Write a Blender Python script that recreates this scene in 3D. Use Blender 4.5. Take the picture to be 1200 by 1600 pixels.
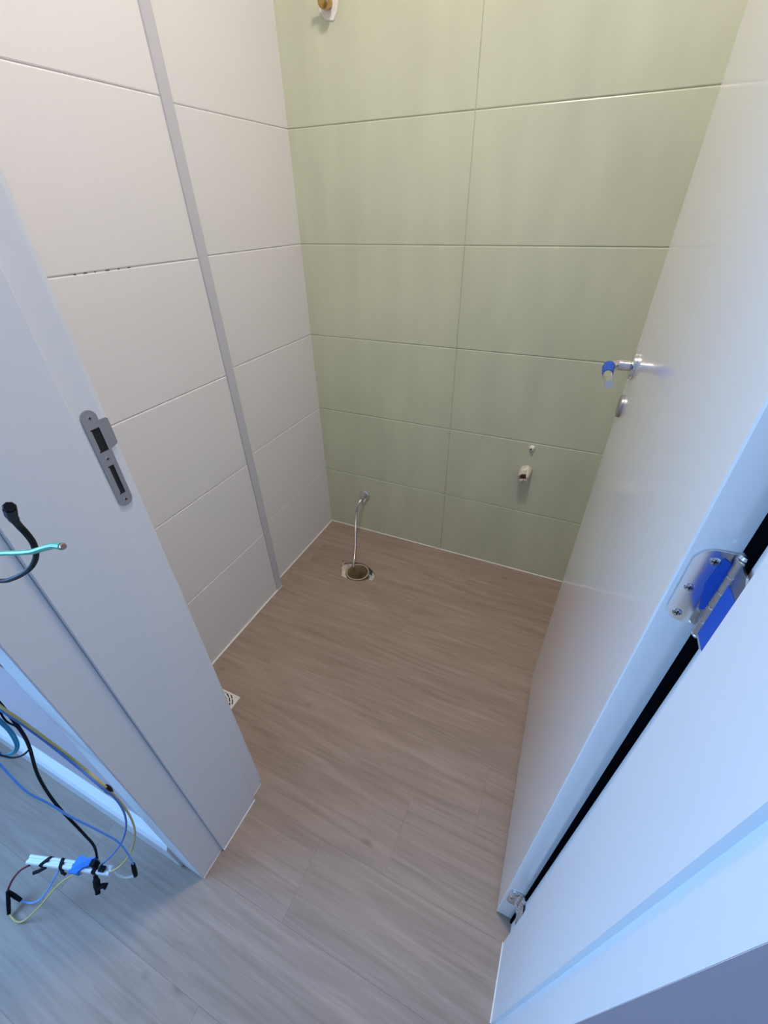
import bpy, bmesh, math, random
from mathutils import Vector, Matrix

random.seed(7)
for o in list(bpy.data.objects):
    bpy.data.objects.remove(o, do_unlink=True)
SC = bpy.context.scene
COL = SC.collection

# ------------------------------------------------------------------ camera
cam_d = bpy.data.cameras.new('camera')
cam_d.sensor_fit = 'AUTO'; cam_d.sensor_width = 36.0
cam_d.lens = 658.192 / 1600.0 * 36.0
cam_d.clip_start = 0.01
cam = bpy.data.objects.new('camera', cam_d); COL.objects.link(cam)
R_ = Vector((0.9116, 0.4108, -0.0183)); U_ = Vector((-0.2261, 0.5379, 0.8121)); F_ = Vector((-0.3435, 0.7361, -0.5832))
F_.normalize(); R_ = (R_ - F_ * R_.dot(F_)).normalized(); U_ = R_.cross(F_)
cam.matrix_world = Matrix(((R_.x, U_.x, -F_.x, 0.9845), (R_.y, U_.y, -F_.y, -1.4713), (R_.z, U_.z, -F_.z, 1.3004), (0, 0, 0, 1)))
SC.camera = cam

# ------------------------------------------------------------------ world, daylight, exposure
w = bpy.data.worlds.new('world'); SC.world = w; w.use_nodes = True
bg = w.node_tree.nodes['Background']
bg.inputs[0].default_value = (0.42, 0.66, 1.0, 1); bg.inputs[1].default_value = 1.0
SC.view_settings.view_transform = 'Standard'; SC.view_settings.look = 'None'
SC.view_settings.gamma = 1.0; SC.view_settings.use_curve_mapping = False
SC.view_settings.exposure = 0.0

def area(name, loc, direction, sx, sy, power, col, shape='RECTANGLE'):
    d = bpy.data.lights.new(name, 'AREA'); d.shape = shape; d.size = sx
    if shape in ('RECTANGLE', 'ELLIPSE'): d.size_y = sy
    d.energy = power; d.color = col
    o = bpy.data.objects.new(name, d); COL.objects.link(o); o.location = loc
    o.rotation_euler = Vector(direction).to_track_quat('-Z', 'Y').to_euler()
    return o
# daylight entering by the window at the end of the hall
DAY = area('daylight_window', (-0.72, -2.22, 1.20), (1, 0, 0), 2.0, 1.0, 64, (0.245, 0.53, 1.0))

# ------------------------------------------------------------------ materials
def mat(name, col, rough=0.5, metal=0.0, spec=0.5, coat=0.0, bump=None, var=None, emit=None):
    m = bpy.data.materials.new(name); m.use_nodes = True
    nt = m.node_tree; b = nt.nodes['Principled BSDF']
    b.inputs['Base Color'].default_value = (*col, 1); b.inputs['Roughness'].default_value = rough
    b.inputs['Metallic'].default_value = metal; b.inputs['Specular IOR Level'].default_value = spec
    b.inputs['Coat Weight'].default_value = coat; b.inputs['Coat Roughness'].default_value = 0.08
    if emit:
        b.inputs['Emission Color'].default_value = (*emit[0], 1); b.inputs['Emission Strength'].default_value = emit[1]
    tc = nt.nodes.new('ShaderNodeNewGeometry')
    if var:   # (scale vector, amount, detail)
        mp = nt.nodes.new('ShaderNodeMapping'); mp.inputs['Scale'].default_value = var[0]
        nt.links.new(tc.outputs['Position'], mp.inputs[0])
        n = nt.nodes.new('ShaderNodeTexNoise'); n.inputs['Scale'].default_value = 1; n.inputs['Detail'].default_value = var[2]
        nt.links.new(mp.outputs[0], n.inputs['Vector'])
        r = nt.nodes.new('ShaderNodeMapRange'); r.inputs[1].default_value = 0.3; r.inputs[2].default_value = 0.7
        r.inputs[3].default_value = 1 - var[1]; r.inputs[4].default_value = 1 + var[1]
        nt.links.new(n.outputs[0], r.inputs[0])
        mx = nt.nodes.new('ShaderNodeVectorMath'); mx.operation = 'SCALE'; mx.inputs[0].default_value = col
        nt.links.new(r.outputs[0], mx.inputs['Scale']); nt.links.new(mx.outputs[0], b.inputs['Base Color'])
    if bump:  # (scale, strength, distance)
        n2 = nt.nodes.new('ShaderNodeTexNoise'); n2.inputs['Scale'].default_value = bump[0]; n2.inputs['Detail'].default_value = 3
        nt.links.new(tc.outputs['Position'], n2.inputs['Vector'])
        bp = nt.nodes.new('ShaderNodeBump'); bp.inputs['Strength'].default_value = bump[1]; bp.inputs['Distance'].default_value = bump[2]
        nt.links.new(n2.outputs[0], bp.inputs['Height']); nt.links.new(bp.outputs[0], b.inputs['Normal'])
    return m

M_WHITE = mat('white_wall_paint', (0.79, 0.78, 0.77), 0.45, bump=(160, 0.12, 0.0015))
M_GREEN = mat('sage_wall_paint', (0.578, 0.628, 0.458), 0.30, bump=(140, 0.14, 0.0015), var=((9, 5, 2.6), 0.06, 2))
M_STRIP = mat('grey_edge_strip', (0.56, 0.57, 0.605), 0.4)
M_LACQ = mat('white_door_lacquer', (0.88, 0.865, 0.845), 0.20, coat=0.6, bump=(9, 0.04, 0.002))
M_FRAME = mat('white_frame_lacquer', (0.80, 0.80, 0.80), 0.38, bump=(70, 0.05, 0.001))
M_HALL = mat('hall_wall_paint', (0.59, 0.49, 0.50), 0.6, bump=(120, 0.1, 0.001))
M_CAULK = mat('white_caulk', (0.86, 0.84, 0.80), 0.5)
M_CEIL = mat('ceiling_paint', (0.82, 0.81, 0.79), 0.7)
M_SUB = mat('pale_mortar', (0.62, 0.57, 0.47), 0.9, bump=(220, 0.6, 0.003), var=((60, 60, 60), 0.3, 3))
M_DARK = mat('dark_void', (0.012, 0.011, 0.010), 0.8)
M_CHROME = mat('chrome', (0.74, 0.74, 0.75), 0.16, metal=1)
M_STEEL = mat('brushed_steel', (0.42, 0.42, 0.44), 0.38, metal=1)
M_SATIN = mat('satin_nickel', (0.60, 0.59, 0.60), 0.26, metal=1)
M_BRASS = mat('brass', (0.52, 0.34, 0.12), 0.28, metal=1)
M_BRONZE = mat('dark_bronze', (0.16, 0.11, 0.07), 0.5, metal=0.6)
M_PVCB = mat('brown_pipe', (0.44, 0.32, 0.17), 0.6, var=((30, 30, 30), 0.3, 3))
M_PVCW = mat('cream_plastic', (0.72, 0.66, 0.55), 0.5, var=((80, 80, 80), 0.25, 3))
M_PLAS = mat('white_plastic', (0.83, 0.81, 0.76), 0.4)
M_BARW = mat('white_channel_plastic', (0.86, 0.88, 0.88), 0.35)
M_TAPE = mat('blue_masking_tape', (0.006, 0.075, 0.45), 0.6)
M_TAPEL = mat('light_blue_tape', (0.03, 0.22, 0.72), 0.6)
M_BLACK = mat('black_rubber', (0.006, 0.007, 0.010), 0.6, spec=0.15)
M_GREENW = mat('green_insulation', (0.03, 0.36, 0.20), 0.4)
M_YELW = mat('yellow_insulation', (0.66, 0.50, 0.16), 0.45)
M_OCHRE = mat('blue_insulation', (0.10, 0.22, 0.55), 0.45)
M_LBLUE = mat('light_blue_insulation', (0.16, 0.40, 0.85), 0.45)
M_TEAL = mat('teal_insulation', (0.03, 0.26, 0.38), 0.45)
M_RED = mat('maroon_insulation', (0.16, 0.02, 0.03), 0.45)
M_PALE = mat('pale_insulation', (0.75, 0.76, 0.74), 0.45)
M_COPPER = mat('copper', (0.6, 0.3, 0.2), 0.4, metal=1)
M_RUST = mat('brown_rim', (0.30, 0.17, 0.07), 0.7, var=((90, 90, 90), 0.4, 3))
M_GLASS = mat('window_glass', (0.9, 0.95, 1.0), 0.02); M_GLASS.node_tree.nodes['Principled BSDF'].inputs['Transmission Weight'].default_value = 1

def wood():
    m = bpy.data.materials.new('grey_oak_vinyl'); m.use_nodes = True
    nt = m.node_tree; b = nt.nodes['Principled BSDF']; L = nt.links.new
    g = nt.nodes.new('ShaderNodeNewGeometry'); oi = nt.nodes.new('ShaderNodeObjectInfo')
    off = nt.nodes.new('ShaderNodeVectorMath'); off.operation = 'MULTIPLY_ADD'
    cmb = nt.nodes.new('ShaderNodeCombineXYZ'); L(oi.outputs['Random'], cmb.inputs[0]); L(oi.outputs['Random'], cmb.inputs[1])
    off.inputs[1].default_value = (9, 5, 0); L(cmb.outputs[0], off.inputs[0]); L(g.outputs['Position'], off.inputs[2])
    def nz(scale, detail, dist=0.0):
        mp = nt.nodes.new('ShaderNodeMapping'); mp.inputs['Scale'].default_value = scale; L(off.outputs[0], mp.inputs[0])
        n = nt.nodes.new('ShaderNodeTexNoise'); n.inputs['Scale'].default_value = 1; n.inputs['Detail'].default_value = detail
        n.inputs['Distortion'].default_value = dist; L(mp.outputs[0], n.inputs['Vector']); return n.outputs[0]
    fine = nz((6, 150, 1), 4, 0.6); mid = nz((1.7, 17, 1), 4, 2.2); big = nz((1.5, 5, 1), 2, 0.5)
    a = nt.nodes.new('ShaderNodeMath'); a.operation = 'MULTIPLY_ADD'; a.inputs[1].default_value = 1.5; L(mid, a.inputs[0]); L(fine, a.inputs[2])
    a2 = nt.nodes.new('ShaderNodeMath'); a2.operation = 'MULTIPLY_ADD'; a2.inputs[1].default_value = 0.5; L(big, a2.inputs[0]); L(a.outputs[0], a2.inputs[2])
    cr = nt.nodes.new('ShaderNodeValToRGB')
    e = cr.color_ramp.elements
    e[0].position = 0.70; e[0].color = (0.268, 0.205, 0.160, 1); e[1].position = 1.40; e[1].color = (0.420, 0.322, 0.262, 1)
    sc = nt.nodes.new('ShaderNodeMapRange'); sc.inputs[1].default_value = 1.0; sc.inputs[2].default_value = 2.0; sc.inputs[3].default_value = 0; sc.inputs[4].default_value = 1
    e[0].position = 0.0; e[1].position = 1.0
    L(a2.outputs[0], sc.inputs[0]); L(sc.outputs[0], cr.inputs[0])
    # a few small dark knots
    mpk = nt.nodes.new('ShaderNodeMapping'); mpk.inputs['Scale'].default_value = (4.2, 9, 1); L(off.outputs[0], mpk.inputs[0])
    vo = nt.nodes.new('ShaderNodeTexVoronoi'); vo.inputs['Scale'].default_value = 1.0; L(mpk.outputs[0], vo.inputs['Vector'])
    kr = nt.nodes.new('ShaderNodeMapRange'); kr.inputs[1].default_value = 0.02; kr.inputs[2].default_value = 0.085; kr.inputs[3].default_value = 0.72; kr.inputs[4].default_value = 1
    L(vo.outputs['Distance'], kr.inputs[0])
    ml = nt.nodes.new('ShaderNodeVectorMath'); ml.operation = 'SCALE'; L(cr.outputs[0], ml.inputs[0]); L(kr.outputs[0], ml.inputs['Scale'])
    L(ml.outputs[0], b.inputs['Base Color'])
    b.inputs['Roughness'].default_value = 0.52; b.inputs['Specular IOR Level'].default_value = 0.35
    bp = nt.nodes.new('ShaderNodeBump'); bp.inputs['Strength'].default_value = 0.10; bp.inputs['Distance'].default_value = 0.001
    L(fine, bp.inputs['Height']); L(bp.outputs[0], b.inputs['Normal'])
    return m
M_WOOD = wood()

# ------------------------------------------------------------------ helpers
def obj(name, bm, material, parent=None, smooth=False):
    bmesh.ops.recalc_face_normals(bm, faces=bm.faces)
    me = bpy.data.meshes.new(name); bm.to_mesh(me); bm.free()
    me.materials.append(material)
    if smooth:
        for p in me.polygons: p.use_smooth = True
        try: me.set_sharp_from_angle(angle=math.radians(40))
        except Exception: pass
    o = bpy.data.objects.new(name, me); COL.objects.link(o)
    if parent: o.parent = parent
    return o
def tag(o, label, cat, group=None, kind=None):
    o['label'] = label; o['category'] = cat
    if group: o['group'] = group
    if kind: o['kind'] = kind
    return o
def struct(o, label, cat): return tag(o, label, cat, kind='structure')
def empty(name, loc=(0, 0, 0)):
    o = bpy.data.objects.new(name, None); COL.objects.link(o); o.location = loc; o.empty_display_size = 0.05
    return o
def keep(o, parent):   # parent an object whose mesh is in world coordinates
    o.parent = parent; o.matrix_parent_inverse = Matrix.Translation(-parent.location); return o
def box(bm, x0, x1, y0, y1, z0, z1, c=0.0):
    r = bmesh.ops.create_cube(bm, size=1.0)
    for v in r['verts']:
        v.co = Vector(((x0 + x1) / 2 + v.co.x * (x1 - x0), (y0 + y1) / 2 + v.co.y * (y1 - y0), (z0 + z1) / 2 + v.co.z * (z1 - z0)))
    if c > 0:
        ed = list({e for v in r['verts'] for e in v.link_edges})
        bmesh.ops.bevel(bm, geom=ed, offset=c, segments=2, affect='EDGES', profile=0.5)
def boxo(name, dims, m, parent=None, c=0.0):
    bm = bmesh.new(); box(bm, *dims, c=c); return obj(name, bm, m, parent)
def prism(bm, poly, z0, z1, ztop=None):
    a = [bm.verts.new((x, y, z0)) for x, y in poly]; b = [bm.verts.new((x, y, z1)) for x, y in poly]
    n = len(poly)
    for i in range(n): bm.faces.new((a[i], a[(i + 1) % n], b[(i + 1) % n], b[i]))
    bm.faces.new(a[::-1]); bm.faces.new(b)
def catmull(pts, sub=6):
    P = [Vector(p) for p in pts]; P = [P[0] * 2 - P[1]] + P + [P[-1] * 2 - P[-2]]; out = []
    for i in range(1, len(P) - 2):
        p0, p1, p2, p3 = P[i - 1:i + 3]
        for k in range(sub):
            t = k / sub
            out.append(0.5 * ((2 * p1) + (p2 - p0) * t + (2 * p0 - 5 * p1 + 4 * p2 - p3) * t * t + (3 * p1 - p0 - 3 * p2 + p3) * t ** 3))
    out.append(P[-2]); return out
def tube(bm, pts, r, n=8, smooth_sub=6, radii=None, flat=1.0):
    path = catmull(pts, smooth_sub) if smooth_sub else [Vector(p) for p in pts]
    up = Vector((0, 0, 1)); rings = []; prev = None
    for i, p in enumerate(path):
        t = (path[min(i + 1, len(path) - 1)] - path[max(i - 1, 0)]).normalized()
        if prev is None:
            s = t.cross(up)
            if s.length < 0.1: s = t.cross(Vector((1, 0, 0)))
        else:
            s = prev - t * prev.dot(t)
        s.normalize(); prev = s; u = s.cross(t)
        rr = r if radii is None else radii[min(int(i / max(len(path) - 1, 1) * (len(radii) - 1) + 0.5), len(radii) - 1)]
        rings.append([bm.verts.new(p + s * math.cos(2 * math.pi * k / n) * rr + u * math.sin(2 * math.pi * k / n) * rr * flat) for k in range(n)])
    for a, b in zip(rings, rings[1:]):
        for k in range(n): bm.faces.new((a[k], a[(k + 1) % n], b[(k + 1) % n], b[k]))
    bm.faces.new(rings[0][::-1]); bm.faces.new(rings[-1])
def lathe(bm, origin, axis, prof, n=24, jitter=0.0):
    ax = Vector(axis).normalized(); s = ax.cross(Vector((0, 0, 1)))
    if s.length < 0.1: s = Vector((1, 0, 0))
    s.normalize(); u = ax.cross(s); rings = []
    for r, h in prof:
        rings.append([bm.verts.new(Vector(origin) + ax * (h + random.uniform(-jitter, jitter)) + (s * math.cos(2 * math.pi * k / n) + u * math.sin(2 * math.pi * k / n)) * r * (1 + random.uniform(-jitter, jitter) * 8)) for k in range(n)])
    for a, b in zip(rings, rings[1:]):
        for k in range(n): bm.faces.new((a[k], a[(k + 1) % n], b[(k + 1) % n], b[k]))
    bm.faces.new(rings[0][::-1]); bm.faces.new(rings[-1])
def flat_with_holes(bm, outer, holes, z0, z1):
    """slab with openings: outline and inner loops filled top and bottom, walls between"""
    for z in (z0, z1):
        edges = []
        for loop in [outer] + holes:
            vs = [bm.verts.new((x, y, z)) for x, y in loop]
            edges += [bm.edges.new((vs[i], vs[(i + 1) % len(vs)])) for i in range(len(vs))]
        bmesh.ops.triangle_fill(bm, use_beauty=True, use_dissolve=False, edges=edges)
    for loop in [outer] + holes:
        n = len(loop)
        for i in range(n):
            (xa, ya), (xb, yb) = loop[i], loop[(i + 1) % n]
            q = [bm.verts.new(c) for c in ((xa, ya, z0), (xb, yb, z0), (xb, yb, z1), (xa, ya, z1))]
            bm.faces.new(q)
    bmesh.ops.remove_doubles(bm, verts=bm.verts, dist=1e-6)
def circle(cx, cy, r, n=32, a0=0.0): return [(cx + r * math.cos(a0 + 2 * math.pi * k / n), cy + r * math.sin(a0 + 2 * math.pi * k / n)) for k in range(n)]
def slab_mesh(name, wd, ht, dp, ch, m):
    """tile lying in local XY, front face towards +Z with a soft chamfered edge"""
    bm = bmesh.new()
    x, y = wd / 2, ht / 2
    lv = [(x, y, 0), (x, y, dp - ch * 0.8), (x - ch * 0.35, y - ch * 0.35, dp - ch * 0.25), (x - ch, y - ch, dp)]
    rings = [[bm.verts.new((sx * a, sy * b, c)) for sx, sy in ((1, 1), (-1, 1), (-1, -1), (1, -1))] for a, b, c in lv]
    for a, b in zip(rings, rings[1:]):
        for k in range(4): bm.faces.new((a[k], a[(k + 1) % 4], b[(k + 1) % 4], b[k]))
    bm.faces.new(rings[0][::-1]); bm.faces.new(rings[-1])
    bmesh.ops.recalc_face_normals(bm, faces=bm.faces)
    me = bpy.data.meshes.new(name); bm.to_mesh(me); bm.free(); me.materials.append(m); return me

# ------------------------------------------------------------------ room dimensions
H = 2.68                      # ceiling
Z1, TH = 0.307, 0.30          # first joint, tile height
P_BOX, YS = 0.035, -0.4917    # boxed-out part of the left wall
XR = 1.30                     # right wall (behind the open door)
YF0, YF1 = -1.151, -1.362     # the wall with the doorway, bathroom side and hall side
ZROWS = [-0.006] + [Z1 + TH * k for k in range(8)] + [H]
GAP, TD = 0.0007, 0.006
CHF = 0.0028

def tiled_wall(parent, origin, u, n, spans, m):
    """tiles of one wall: origin on the finished face, u along the wall, n out of it"""
    u = Vector(u); n = Vector(n); v = Vector((0, 0, 1)); cache = {}
    for a, b in spans:
        for z0, z1 in zip(ZROWS, ZROWS[1:]):
            if z1 - z0 < 0.02: continue
            key = (round(b - a, 4), round(z1 - z0, 4))
            if key not in cache: cache[key] = slab_mesh('wall_tile', key[0] - GAP, key[1] - GAP, TD, CHF, m)
            o = bpy.data.objects.new('wall_tile', cache[key]); COL.objects.link(o)
            c = Vector(origin) + u * ((a + b) / 2) + v * ((z0 + z1) / 2) - n * (TD - random.uniform(0, 0.0004))
            x = v.cross(n)
            o.matrix_world = Matrix(((x.x, v.x, n.x, c.x), (x.y, v.y, n.y, c.y), (x.z, v.z, n.z, c.z), (0, 0, 0, 1)))
            o.parent = parent

# ------------------------------------------------------------------ floor
CUT = [(0.2153, -0.2626), (0.2348, -0.2506), (0.2578, -0.2371), (0.29, -0.2331), (0.3285, -0.2425), (0.3534, -0.2554), (0.3718, -0.2706), (0.3816, -0.2975), (0.3775, -0.3142), (0.3599, -0.3112), (0.3485, -0.325), (0.324, -0.341), (0.2949, -0.3435), (0.276, -0.3435), (0.2601, -0.3435), (0.2416, -0.3377), (0.2276, -0.3062), (0.2126, -0.283), (0.2136, -0.2784), (0.2007, -0.2504), (0.2043, -0.2489), (0.2209, -0.2753)]
PX, PY, PR = 0.2965, -0.288, 0.050
floor = boxo('floor', (-0.75, 2.2, -2.90, 0.02, -0.31, -0.30), M_SUB)
struct(floor, 'grey-brown wood-look plank floor running from the hall into the bathroom', 'floor')
bm = bmesh.new()
flat_with_holes(bm, [(-0.0, -1.05), (1.3, -1.05), (1.3, 0.0), (0.0, 0.0)], [circle(PX + 0.004, PY + 0.006, 0.0605, 28)], -0.06, -0.0085)
obj('mortar_bed', bm, M_SUB, floor)
boxo('hall_bed', (-0.75, 2.2, -2.90, -1.051, -0.06, -0.0085), M_SUB, floor)
rows = [0.0, -0.175]
while rows[-1] > -2.88: rows.append(rows[-1] - 0.17)
joint = {1: 0.41 - 0.35, 5: 1.010, 6: 0.835, 2: 0.60, 3: 1.13, 4: 0.22, 0: 0.75}
cache = {}
for i, (ya, yb) in enumerate(zip(rows, rows[1:])):
    x0, x1 = (0.0, XR) if i < 6 else (-0.75, 2.2)
    jt = joint.get(i, random.uniform(0.1, 1.2))
    cuts = sorted({x0, x1} | {jt + 1.22 * k for k in range(-4, 5) if x0 + 0.05 < jt + 1.22 * k < x1 - 0.05})
    for a, b in zip(cuts, cuts[1:]):
        g = 0.00008
        if i == 1 and a < PX < b:
            bm = bmesh.new()
            flat_with_holes(bm, [(a + g, yb + g), (b - g, yb + g), (b - g, ya - g), (a + g, ya - g)], [CUT], -0.008, 0.0)
            obj('plank', bm, M_WOOD, floor); continue
        key = (round(b - a, 4), round(ya - yb, 4))
        if key not in cache: cache[key] = slab_mesh('plank', key[0] - 2 * g, key[1] - 2 * g, 0.008, 0.0003, M_WOOD)
        o = bpy.data.objects.new('plank', cache[key]); COL.objects.link(o); o.parent = floor
        o.location = ((a + b) / 2, (ya + yb) / 2, -0.008)

# soil pipe in the floor opening
pipe = empty('soil_pipe', (PX, PY, -0.28))
tag(pipe, 'round brown drain pipe mouth set in the ragged floor opening', 'pipe')
bm = bmesh.new()
for r0, r1 in ((PR, PR - 0.0035),):
    ring = [(r0, 0), (r0, 0.278), (r1, 0.278), (r1, 0.012), (0.001, 0.012)]
    n = 36; rr = [[bm.verts.new((r * math.cos(2 * math.pi * k / n), r * math.sin(2 * math.pi * k / n), h)) for k in range(n)] for r, h in ring]
    for a, b in zip(rr, rr[1:]):
        for k in range(n): bm.faces.new((a[k], a[(k + 1) % n], b[(k + 1) % n], b[k]))
obj('pipe_wall', bm, M_PVCB, pipe, smooth=True)
bm = bmesh.new(); n = 36
for k in range(n):
    a, b = 2 * math.pi * k / n, 2 * math.pi * (k + 1) / n
    for (ra, za), (rb, zb) in (((PR + 0.0004, 0.2785), (PR - 0.0038, 0.2785)), ((PR + 0.0004, 0.274), (PR + 0.0004, 0.2785)), ((PR - 0.0038, 0.2785), (PR - 0.0038, 0.274))):
        bm.faces.new([bm.verts.new(c) for c in ((ra * math.cos(a), ra * math.sin(a), za), (ra * math.cos(b), ra * math.sin(b), za), (rb * math.cos(b), rb * math.sin(b), zb), (rb * math.cos(a), rb * math.sin(a), zb))])
bmesh.ops.remove_doubles(bm, verts=bm.verts, dist=1e-6)
obj('rim', bm, mat('pale_pipe_rim', (0.52, 0.44, 0.33), 0.6), pipe)

# ------------------------------------------------------------------ walls
wb = boxo('wall_back', (-0.02, XR + 0.02, 0.0025, 0.12, 0, H), M_GREEN)
wb.location.y = 0.0
struct(wb, 'sage green tiled back wall of the bathroom', 'wall')
tiled_wall(wb, (0, 0, 0), (1, 0, 0), (0, -1, 0), [(-0.005, 0.587), (0.587, 1.187), (1.187, XR + 0.005)], M_GREEN)
wl = boxo('wall_left', (-0.12, -0.0025, YS - 0.02, 0.0, 0, H), M_WHITE)
struct(wl, 'white tiled left wall beside the green back wall', 'wall')
tiled_wall(wl, (0, 0, 0), (0, -1, 0), (1, 0, 0), [(-0.005, -YS)], M_WHITE)
ws = boxo('wall_shaft', (-0.12, P_BOX - 0.0025, YF0, YS, 0, H), M_WHITE)
struct(ws, 'boxed-out white tiled part of the left wall next to the doorway', 'wall')
tiled_wall(ws, (P_BOX, YS, 0), (0, -1, 0), (1, 0, 0), [(0.0315, YS - YF0)], M_WHITE)
for y_, l_ in ((-0.856, 0.0022), (-0.834, 0.0035), (-0.812, 0.0015), (-0.784, 0.0045), (-0.757, 0.002), (-0.731, 0.003)):   # dark chips in one joint
    boxo('paint_chip', (P_BOX - 0.0026, P_BOX - 0.0004, y_ - l_, y_ + l_, Z1 + 3 * TH - 0.0008, Z1 + 3 * TH + 0.0012), M_BRONZE, ws)
bm = bmesh.new(); prism(bm, [(P_BOX - 0.003, YS - 0.032), (P_BOX + 0.0035, YS - 0.031), (P_BOX + 0.0045, YS - 0.004), (P_BOX + 0.001, YS + 0.001), (P_BOX - 0.003, YS + 0.001)], 0.002, H)
struct(obj('trim_1', bm, M_STRIP), 'narrow grey vertical edge strip on the white left wall', 'trim')
wr = boxo('wall_right', (XR + 0.0025, XR + 0.12, YF0, 0.0, 0, H), M_WHITE)
struct(wr, 'white tiled right wall behind the open door', 'wall')
tiled_wall(wr, (XR, 0, 0), (0, -1, 0), (-1, 0, 0), [(0.0, 0.56), (0.56, -YF0)], M_WHITE)
struct(boxo('ceiling', (-0.90, 2.48, -3.0, 0.12, H, H + 0.1), M_CEIL), 'plain white ceiling over bathroom and hall', 'ceiling')
bm = bmesh.new()
box(bm, -0.75, 0.4275, YF1, YF0, 0, H); box(bm, 1.131, 2.2, YF1, YF0, 0, H); box(bm, 1.1249, 1.1310, YF1, YF1 + 0.0004, 0.0, H); box(bm, 0.4275, 1.131, YF1, YF0, 2.11, H)
struct(obj('wall_front', bm, M_HALL), 'white wall around the doorway on the hall side', 'wall')
# hall around the viewer
struct(boxo('wall_hall_back', (-0.90, 2.48, -3.0, -2.90, 0, H), M_HALL), 'plain hall wall opposite the doorway', 'wall')
struct(boxo('wall_hall_right', (2.2, 2.35, -2.90, YF0, 0, H), M_HALL), 'plain wall closing the hall on the right', 'wall')
bm = bmesh.new()
for d in ((-0.90, -0.75, -2.90, -2.75, 0, H), (-0.90, -0.75, -1.65, YF0, 0, H), (-0.90, -0.75, -2.75, -1.65, 0, 0.12), (-0.90, -0.75, -2.75, -1.65, 2.48, H)): box(bm, *d)
struct(obj('wall_hall_left', bm, M_HALL), 'hall end wall with a window opening', 'wall')
win = empty('window_1', (-0.82, -2.20, 0.12)); struct(win, 'white framed full-height window at the end of the hall', 'window')
for d in ((-0.85, -0.79, -2.75, -2.70, 0.12, 2.48), (-0.85, -0.79, -1.70, -1.65, 0.12, 2.48), (-0.85, -0.79, -2.70, -1.70, 0.12, 0.17), (-0.85, -0.79, -2.70, -1.70, 2.43, 2.48), (-0.85, -0.79, -2.22, -2.18, 0.17, 2.43)):
    keep(boxo('window_frame', d, M_FRAME), win)
for y0, y1 in ((-2.70, -2.22), (-2.18, -1.70)): keep(boxo('pane', (-0.823, -0.817, y0, y1, 0.17, 2.43), M_GLASS), win)
# caulk lines
bm = bmesh.new(); prism(bm, [(0.0005, 0.0), (XR, 0.0), (XR, -0.0042), (0.0045, -0.0042), (0.0045, -0.0042)][:4], 0.0, 0.0032)
struct(obj('trim_2', bm, M_CAULK), 'thin white caulk line under the green wall', 'caulk')
boxd = (0.0, 0.0042, YS + 0.001, -0.0042, 0, 0.0032)
struct(boxo('trim_3', boxd, M_CAULK), 'thin white caulk line under the left wall beside the green wall', 'caulk')
struct(boxo('trim_4', (P_BOX, P_BOX + 0.0055, YF0, YS + 0.001, 0, 0.0035), M_CAULK), 'thin white caulk line under the boxed-out white wall', 'caulk')
# hall baseboard left of the door
bm = bmesh.new()
prof = [(YF1 + 0.001, 0.0), (-1.3835, 0.0), (-1.3835, 0.115), (-1.378, 0.125), (-1.372, 0.130), (YF1 + 0.001, 0.130)]
a = [bm.verts.new((-0.749, y, z)) for y, z in prof]; b = [bm.verts.new((0.3745, y, z)) for y, z in prof]
for i in range(len(prof)): bm.faces.new((a[i], a[(i + 1) % len(prof)], b[(i + 1) % len(prof)], b[i]))
bm.faces.new(a); bm.faces.new(b[::-1])
struct(obj('baseboard_hall', bm, M_FRAME), 'white baseboard along the hall wall left of the doorway', 'baseboard')

# ------------------------------------------------------------------ door frame
fr = empty('trim_5', (0.78, -1.25, 0.0)); struct(fr, 'white lacquered door frame lining the doorway', 'door frame')
def frame_piece(name, poly, z0=0.0, z1=2.10, m=M_FRAME):
    bm = bmesh.new(); prism(bm, poly, z0, z1); return keep(obj(name, bm, m), fr)
YC = -1.378
frame_piece('casing', [(0.375, YC + 0.003), (0.378, YC), (0.4385, YC), (0.4405, YC + 0.002), (0.4405, -1.3155), (0.4285, -1.3155), (0.4285, YF1 - 0.0005), (0.375, YF1 - 0.0005)], 0.0015, 2.17)
frame_piece('door_stop', [(0.4285, -1.315), (0.4455, -1.315), (0.4468, -1.3137), (0.4468, -1.1932), (0.4458, -1.192), (0.4285, -1.192)], 0.0015)
frame_piece('jamb', [(0.4285, -1.1918), (0.4380, -1.1918), (0.4380, -1.1540), (0.4372, -1.1530), (0.4285, -1.1530)], 0.0015)
frame_piece('bath_casing', [(0.375, YF0 + 0.0005), (0.375, -1.1440), (0.4298, -1.1440), (0.4306, -1.1448), (0.4306, -1.1526), (0.4285, -1.1526), (0.4285, YF0 + 0.0005)], 0.0015, 2.15)
frame_piece('casing', [(1.1247, -1.3172), (1.1247, -1.3615), (1.1305, -1.3615), (1.1305, -1.3172)], 0.0015, 2.17)
frame_piece('door_stop', [(1.1305, -1.3172), (1.1180, -1.3172), (1.1180, -1.1945), (1.1200, -1.1920), (1.1305, -1.1920)], 0.0015)
frame_piece('jamb', [(1.1305, -1.1918), (1.1285, -1.1918), (1.1285, -1.1440), (1.1305, -1.1440)], 0.0015)
# head
bm = bmesh.new(); box(bm, 0.4285, 1.1305, -1.192, -1.153, 2.10, 2.1095); keep(obj('head_jamb', bm, M_FRAME), fr)
bm = bmesh.new(); box(bm, 0.4285, 1.1305, -1.315, -1.192, 2.09, 2.1095); keep(obj('head_stop', bm, M_FRAME), fr)
bm = bmesh.new(); box(bm, 0.4410, 1.1245, YC, YF1 - 0.0005, 2.10, 2.17); keep(obj('head_casing', bm, M_FRAME), fr)
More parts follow.
